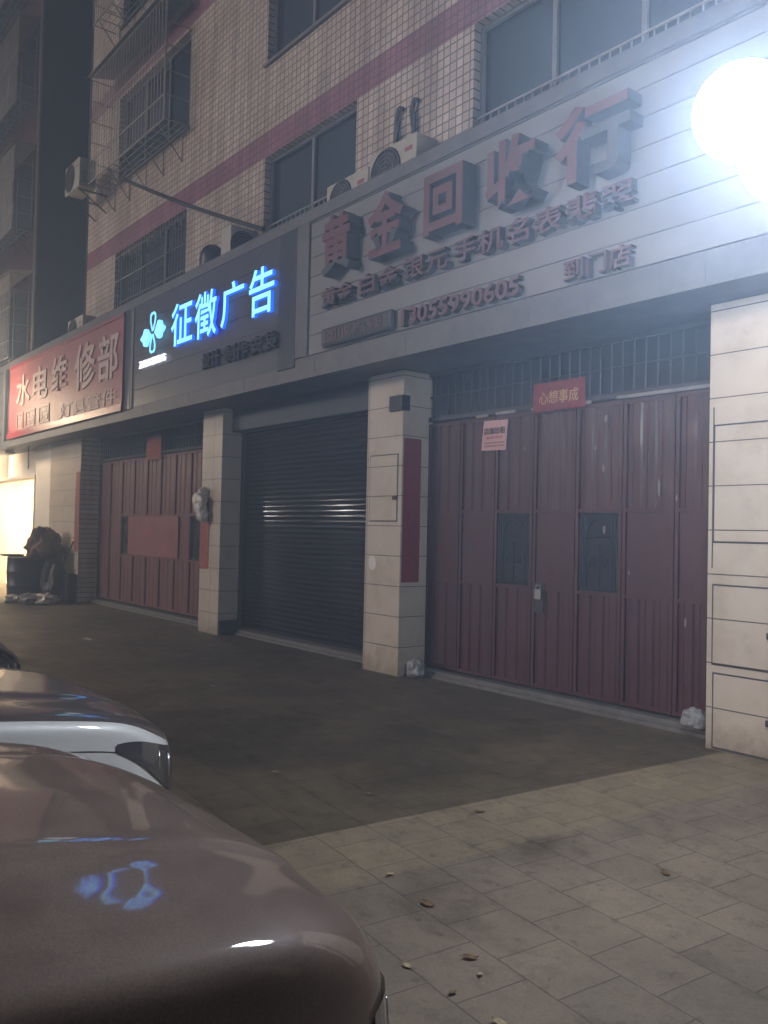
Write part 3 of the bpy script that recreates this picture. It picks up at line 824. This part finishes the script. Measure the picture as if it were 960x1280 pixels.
def crumple(name, c, r, mat, label, cat, seed, squash=(1, 1, 1), group=None, amp=.3, sub=3, taper=0):
    bm = bmesh.new(); bmesh.ops.create_icosphere(bm, subdivisions=sub, radius=1)
    from mathutils import noise as mn
    for v in bm.verts:
        d = v.co.normalized()
        q = 1 + amp * mn.noise(d * 1.7 + Vector((seed, 0, 0))) + amp * .6 * mn.noise(d * 4.5 + Vector((0, seed, 0))) + amp * .35 * abs(mn.noise(d * 9 + Vector((0, 0, seed))))
        tp = 1 - taper * d.z
        v.co = Vector((d.x * r * q * squash[0] * tp, d.y * r * q * squash[1] * tp, max(d.z * r * q * squash[2], -r * squash[2] * .75)))
    zmin = min(v.co.z for v in bm.verts)
    for v in bm.verts: v.co.z -= zmin
    me = bpy.data.meshes.new(name); bm.to_mesh(me); bm.free(); me.materials.append(mat)
    o = bpy.data.objects.new(name, me); C.objects.link(o); o.location = c
    return tag(o, label, cat, group)
# white bag hanging on the second pillar: two lobes
bm_ = MB()
def lobe(c, rx, rz, seed):
    from mathutils import noise as mn
    bm = bmesh.new(); bmesh.ops.create_icosphere(bm, subdivisions=3, radius=1)
    for v in bm.verts:
        d = v.co.normalized(); q = 1 + .35 * mn.noise(d * 2 + Vector((seed, 0, 0))) + .3 * abs(mn.noise(d * 4 + Vector((0, seed, 0)))) - .12
        v.co = Vector((c[0] + d.x * rx * q, c[1] + d.y * .09 * q, c[2] + d.z * rz * q))
    me = bpy.data.meshes.new('l'); bm.to_mesh(me); bm.free(); bm_.add(me, lambda p: p)
lobe((-12.24, -.12, 2.08), .19, .15, 1); lobe((-12.20, -.115, 1.97), .13, .15, 9); lobe((-12.13, -.11, 1.85), .10, .12, 4); lobe((-12.2, -.08, 2.22), .07, .08, 6)
tag(bm_.build('hanging_bag', M['plastic_bag'], smooth=True), 'crumpled white plastic bag hanging on the pillar above the torn couplet', 'bag')
crumple('plastic_bag', (-3.83, .24, .07), .095, M['plastic_grey'], 'pale crumpled bag at the right foot of the maroon gate', 'bag', 7.3, (1.15, .8, .95), 'small bags by the gate posts')
crumple('plastic_bag', (-7.25, .14, -.005), .105, M['plastic_grey'], 'grey crumpled bag at the foot of the pillar left of the maroon gate', 'bag', 5.7, (1, .9, 1.15), 'small bags by the gate posts')
# rubbish by the far left pillar
br = empty('barrel', (-19.2, -.72, 0), 'dark blue rubbish barrel with a tray on its rim in front of the lit shop', 'barrel')
m = MB(); m.lathe((-19.2, -.72, 0), [(0, 0), (.37, 0), (.385, .03), (.375, .06), (.39, .30), (.405, .32), (.39, .34), (.40, .60), (.415, .62), (.40, .64), (.39, .9), (.41, .93), (.37, .94), (.36, .85), (0, .85)], 28); m.build('drum', M['barrel'], br, smooth=True)
m = MB(); m.lathe((-19.45, -.95, .945), [(0, 0), (.20, 0), (.26, .035), (.25, .04), (.19, .012), (0, .012)], 22); m.build('tray', M['iron'], br, smooth=True)
cl = crumple('cloth_bundle', (-19.0, -.42, .90), .42, M['cloth'], 'brown cloth bundle heaped on top of the rubbish barrel', 'cloth', 2.2, (.95, .85, .95), amp=.4, sub=4, taper=.38)
crumple('sack', (-18.62, -.32, -.005), .34, M['iron'], 'dark sack standing between the barrel and the wide pillar', 'sack', 8.4, (.75, .7, 1.7), amp=.25)
for k, (x, y, r, mt, lab) in enumerate(((-18.62, -1.12, .16, 'plastic_bag', 'white litter bag in front of the rubbish barrel, leftmost of the litter'), (-18.25, -.92, .19, 'plastic_grey', 'grey litter bag in front of the rubbish barrel, in the middle of the litter'),
                                        (-18.02, -.66, .20, 'plastic_bag', 'pale litter bag near the broom, rightmost and flattest of the litter'), (-18.7, -.8, .17, 'plastic_bag', 'small white litter bag right under the barrel rim'))):
    crumple('litter_bag', (x, y, -.005), r, M[mt], lab, 'litter', 10 + k * 3.3, (1.3, 1.1, .62), 'litter around the barrel', amp=.5)
bo = empty('broom', (-18.42, -.30, 0), 'straw broom leaning against the wide pillar beside the litter', 'broom')
m = MB(); m.bar((-18.52, -.36, .30), (-18.30, -.03, 1.30), .018, 8); m.build('handle', M['wood'], bo)
m = MB(); m.bar((-18.53, -.38, .42), (-18.58, -.46, .0), .035, 10, .15); m.build('brush', M['bristle'], bo, smooth=True)
m = MB(); m.box(-18.42, -18.10, -.20, -.01, -.005, .60); m.box(-18.40, -18.12, -.19, -.02, .60, .602)
tag(m.build('dark_crate', M['iron'], bevel=.015), 'dark upright crate standing against the foot of the wide pillar', 'crate')
# leaves and scraps
def leaf(x, y, s, mat, label, rz, group='dry leaves on the paving', name='fallen_leaf', cat='leaf'):
    m = MB(); n = 6; c, q = math.cos(rz), math.sin(rz)
    def P(t, w):
        wd = s * .30 * math.sin(math.pi * min(1, max(0, t))) ** .8 * w
        lx_, ly_, lz = s * (t - .5), wd, .006 + s * .22 * (t - .5) ** 2 * 2 + .10 * s * abs(w) * math.sin(3 * t + 1)
        return (c * lx_ - q * ly_, q * lx_ + c * ly_, lz)
    for i in range(n):
        for wa, wb in ((-1, 0), (0, 1)):
            m.quad(P(i / n, wa), P((i + 1) / n, wa), P((i + 1) / n, wb), P(i / n, wb))
    m.bar((c * s * -.5, q * s * -.5, .01), (c * s * -.75, q * s * -.75, .014), s * .02, 5)
    o = m.build(name, mat, recalc=False); o.location = (x, y, -.006)
    return tag(o, label, cat, group)
LG = 'small dry leaf lying on the grey paving stones'
for x, y, s, mt, lab, rz in ((-4.17, -2.93, .07, 'leaf', 'small dry leaf lying alone on the dark paving left of the pale strip', .4), (-3.53, -2.6, .09, 'leaf', 'curled brown leaf lying on the pale paving strip', 1.2), (-3.14, -3.61, .075, 'leaf_pale', 'pale dry leaf at the near edge of the pale paving strip', 2),
                             (-2.79, -3.68, .10, 'leaf', 'twiggy brown leaf just below the pale paving strip near the brown car', .2), (-4.92, -3.16, .06, 'leaf_pale', 'tiny pale leaf on the dark paving beside the brown car bonnet', 1), (-2.34, -3.86, .085, 'leaf', LG, .9),
                             (-2.23, -3.92, .05, 'leaf_pale', LG, 2.2), (-2.44, -4.1, .06, 'leaf_pale', LG, .1), (-1.97, -4.09, .08, 'leaf_pale', LG, .5), (-2.35, -2.5, .08, 'leaf', LG, -.3), (-2.2, -4.09, .055, 'leaf', LG, 1.7)):
    leaf(x, y, s * .72, M[mt], lab, rz)
leaf(-12.1, -1.88, .17, M['paper_white'], 'white paper scrap on the ground in front of the left gate', .3, None, 'paper_scrap', 'litter')
leaf(-7.94, -2.05, .05, M['paper_white'], 'tiny white paper scrap on the dark ground in front of the roller shutter', .9, None, 'paper_scrap', 'litter')

# ------------------------------------------------------------------ cars
def catmull(p, t):
    n = len(p) - 1; k = min(int(t * n), n - 1); u = t * n - k
    a, b_, c, d = p[max(k - 1, 0)], p[k], p[k + 1], p[min(k + 2, n)]
    return tuple(.5 * (2 * b_[i] + (c[i] - a[i]) * u + (2 * a[i] - 5 * b_[i] + 4 * c[i] - d[i]) * u * u + (3 * b_[i] - a[i] - 3 * c[i] + d[i]) * u ** 3) for i in range(len(b_)))
def make_car(label, paint, hood_paint, seam=24, lamp=.42):
    LOCAL[0] = True
    t = empty('parked_car', (0, 0, 0), label, 'car', 'cars parked nose-in towards the shops')
    #      x    w    zc    zs   lower front
    st = [(0.00, .50, .70, .62), (-.04, .64, .82, .72), (-.14, .765, .905, .80), (-.34, .838, .992, .910), (-.65, .872, 1.045, .972), (-1.0, .886, 1.102, 1.015), (-1.35, .89, 1.155, 1.045),
          (-2.2, .895, 1.13, 1.0), (-3.2, .89, 1.06, .96), (-3.9, .86, 1.0, .93), (-4.25, .77, .90, .83), (-4.40, .60, .70, .66)]
    def section(s):
        x, w, zc, zs = s
        return [(x, 0, zc), (x, .30 * w, zc - .0015), (x, .45 * w, zc - .003), (x, .55 * w, zc - .019), (x, .83 * w, zc - .028 - .1 * (zc - zs)), (x, .955 * w, zs + .006), (x, .985 * w, zs - .09), (x, w, zs - .24), (x, .995 * w, .42), (x, .97 * w, .28), (x, .90 * w, .20)]
    NU, NV = 66, 50
    grid = []
    for i in range(NU + 1):
        s = catmull(st, i / NU); sec = section(s)
        grid.append([catmull(sec, j / NV) for j in range(NV + 1)])
    hood, body = MB(), MB()
    vh = {}
    def emit(mb, i, j, sgn):
        q = [grid[i][j], grid[i + 1][j], grid[i + 1][j + 1], grid[i][j + 1]]
        mb.quad(*[(p[0], sgn * p[1], p[2]) for p in q])
    for i in range(NU):
        for j in range(NV):
            xx = grid[i][j][0]
            top = j < seam and -1.22 < xx < -.075
            for s in (1, -1): emit(hood if top else body, i, j, s)
    n0 = [(p[0], p[1], p[2]) for p in grid[0]]; body.quad(*(n0 + [(p[0], -p[1], p[2]) for p in reversed(n0)]))
    n1 = [(p[0], p[1], p[2]) for p in grid[-1]]; body.quad(*(n1 + [(p[0], -p[1], p[2]) for p in reversed(n1)]))
    def weld(o):
        bm = bmesh.new(); bm.from_mesh(o.data); bmesh.ops.remove_doubles(bm, verts=bm.verts, dist=.0005); bmesh.ops.recalc_face_normals(bm, faces=bm.faces); bm.to_mesh(o.data); bm.free()
        for p in o.data.polygons: p.use_smooth = True
        return o
    weld(body.build('body', paint, t)); ho = weld(hood.build('bonnet', hood_paint, t))
    # shut line round the bonnet
    for s in (1, -1):
        sl_ = MB()
        pts = [(grid[i][31][0], s * (grid[i][31][1] + .0005), grid[i][31][2] + .0005) for i in range(NU) if -1.22 < grid[i][24][0] < -.08]
        sl_.tube(pts, .0025, 5)
        sl_.build('shut_line', M['rubber'], ho)
    # headlights follow the corner of the nose
    for s in (1, -1):
        hl = MB()
        rows = []
        for i in range(NU + 1):
            if not (-lamp < grid[i][0][0] < -.004): continue
            f = (grid[i][0][0] + lamp) / lamp
            rows.append([(p[0] + .006 * f, s * (p[1] + .007), p[2] + .003) for p in (catmull(grid[i], .60 - .11 * f + q * (.012 + .21 * f)) for q in (0, .25, .5, .75, 1))])
        for a, b_ in zip(rows, rows[1:]):
            for q in range(4): hl.quad(a[q], b_[q], b_[q + 1], a[q + 1])
        h = hl.build('headlight', M['lens'], t, smooth=True)
        for fr in (.45, .62):
            a = rows[int(len(rows) * fr)]; rf = MB()
            rf.bar(Vector(a[1]) + Vector((.0, s * -.002, 0)), Vector(a[3]) + Vector((.0, s * -.002, 0)), .006, 6)
            rf.build('reflector', M['reflector'], h, smooth=True)
    gr = MB(); gr.box(-.02, .012, -.34, .34, .40, .56); go = gr.build('grille', M['iron'], t, bevel=.02)
    gl = MB()
    for q in range(4): gl.box(.012, .02, -.33, .33, .415 + q * .036, .427 + q * .036)
    gl.build('grille_bar', M['chrome'], go)
    np_ = MB(); np_.box(.012, .024, -.22, .22, .25, .36); np_.build('number_plate', plain('plate_blue', (.02, .05, .25), .4), t, bevel=.006)
    bp = MB(); bp.box(-.06, .010, -.52, .52, .22, .39); bp.build('bumper', M['iron'], t, bevel=.03)
    # cabin
    base = [(-1.30, .74), (-3.95, .70)]; z0, z1 = .985, 1.44
    A = [(-1.28, .76, .97), (-1.28, -.76, .97), (-3.95, -.72, .97), (-3.95, .72, .97)]; B = [(-2.02, .58, 1.43), (-2.02, -.58, 1.43), (-3.20, -.58, 1.44), (-3.20, .58, 1.44)]
    gb_ = MB()
    for a, b_ in ((0, 1), (1, 2), (2, 3), (3, 0)): gb_.quad(A[a], A[b_], B[b_], B[a])
    gb_.quad(*B); cab = gb_.build('cabin_glass', M['car_glass'], t, bevel=.03)
    rf = MB(); rf.box(-3.24, -1.98, -.60, .60, 1.432, 1.475); rf.build('roof', paint, t, bevel=.03)
    pi = MB()
    for a in range(4): pi.bar(A[a], B[a], .035, 8)
    for s in (1, -1): pi.bar((-2.6, s * .755, .97), (-2.6, s * .59, 1.43), .03, 8); pi.bar((-1.28, s * .765, .985), (-3.95, s * .725, .985), .02, 8)
    pi.build('roof_pillars', paint, t)
    for s in (1, -1):
        mi = MB(); mi.box(-1.78, -1.66, s * .90, s * 1.06, 1.0, 1.13); mi.bar((-1.70, s * .82, 1.0), (-1.70, s * .95, 1.03), .02); mi.build('wing_mirror', paint, t, bevel=.03)
        dr = MB()
        for x in (-1.48, -2.6, -3.5): dr.bar((x, s * .898, .35), (x, s * .892, .90), .004, 4)
        dr.build('door_seam', M['rubber'], t)
        for x in (-2.45, -3.38):
            hd = MB(); hd.box(x, x + .18, s * .893, s * .915, .80, .825); hd.build('door_handle', M['chrome'], t, bevel=.006)
        for x in (-.82, -3.45):
            tw = MB(); tw.lathe((x, s * .84, .32), [(.20, -.10), (.31, -.10), (.325, -.07), (.325, .06), (.31, .085), (.21, .085)], 28, 'Y')
            wo = tw.build('wheel', M['rubber'], t, smooth=True)
            rm = MB(); rm.lathe((x, s * (.84) + (.07 if s > 0 else -.07), .32), [(0, .0), (.06, .0), (.21, -.005 * s), (.215, 0)], 28, 'Y')
            for q in range(5):
                an = q * 2 * math.pi / 5; rm.bar((x, s * .922, .32), (x + .19 * math.cos(an), s * .918, .32 + .19 * math.sin(an)), .025, 6)
            rm.build('rim', M['steel'], wo)
        wi = MB(); wi.tube([(-1.24, s * .35, 1.0), (-1.40, s * .1, 1.055)], .009, 5); wi.build('wiper', M['rubber'], t)
    LOCAL[0] = False
    return t
c1 = make_car('dusty brown car in the foreground with a broad creased bonnet', M['brown_paint'], M['brown_paint'], 31, .17)
c1.location = (-2.03, -5.05, 0); c1.rotation_euler.z = R(90)
c2 = make_car('silver white car with a dark bonnet just beyond the brown car', M['white_paint'], M['dark_paint'])
c2.location = (-4.35, -4.45, -.045); c2.rotation_euler.z = R(90); c2.scale.z = .90
c3 = make_car('black car at the left edge beyond the silver white one', M['black_paint'], M['black_paint'], 31)
c3.location = (-6.95, -4.40, -.02); c3.rotation_euler.z = R(90); c3.scale.z = .90

# ------------------------------------------------------------------ haze box, added for the glow round the lamp globes
hz = MB(); hz.box(-60, 30, -30, 25, -1.2, 27)
ho = hz.build('haze', None); ho.data.materials.clear()
hm = bpy.data.materials.new('haze'); hm.use_nodes = True
hn = hm.node_tree; hn.nodes.clear()
out = hn.nodes.new('ShaderNodeOutputMaterial'); pv = hn.nodes.new('ShaderNodeVolumePrincipled')
pv.inputs['Color'].default_value = (.56, .73, 1.0, 1); pv.inputs['Density'].default_value = .028; pv.inputs['Anisotropy'].default_value = .58
hn.links.new(pv.outputs[0], out.inputs['Volume'])
ho.data.materials.append(hm); tag(ho, kind='stuff')

# ------------------------------------------------------------------ light
w = bpy.data.worlds.new('World'); sc.world = w; w.use_nodes = True
nt = w.node_tree; bg = nt.nodes['Background']
sky = nt.nodes.new('ShaderNodeTexSky'); sky.sky_type = 'NISHITA'; sky.sun_disc = False
EL, AZ = R(27), R(158)     # light comes from the street side, a little from the left
sky.sun_elevation = R(2); sky.sun_rotation = AZ
nt.links.new(sky.outputs[0], bg.inputs['Color']); bg.inputs['Strength'].default_value = .008
L = bpy.data.lights.new('street_light', 'SUN'); L.energy = 2.9; L.angle = R(9); L.color = (1.0, .80, .66)
lo = bpy.data.objects.new('street_light', L); C.objects.link(lo)
d = Vector((.34, .86, -.235)).normalized()
lo.rotation_euler = d.to_track_quat('-Z', 'Y').to_euler()

vs = sc.view_settings; vs.view_transform = 'Standard'; vs.look = 'None'; vs.exposure = 0; vs.gamma = 1
sc.cycles.use_denoising = True
sc.cycles.max_bounces = 6; sc.cycles.volume_bounces = 0
sc.cycles.sample_clamp_indirect = 4
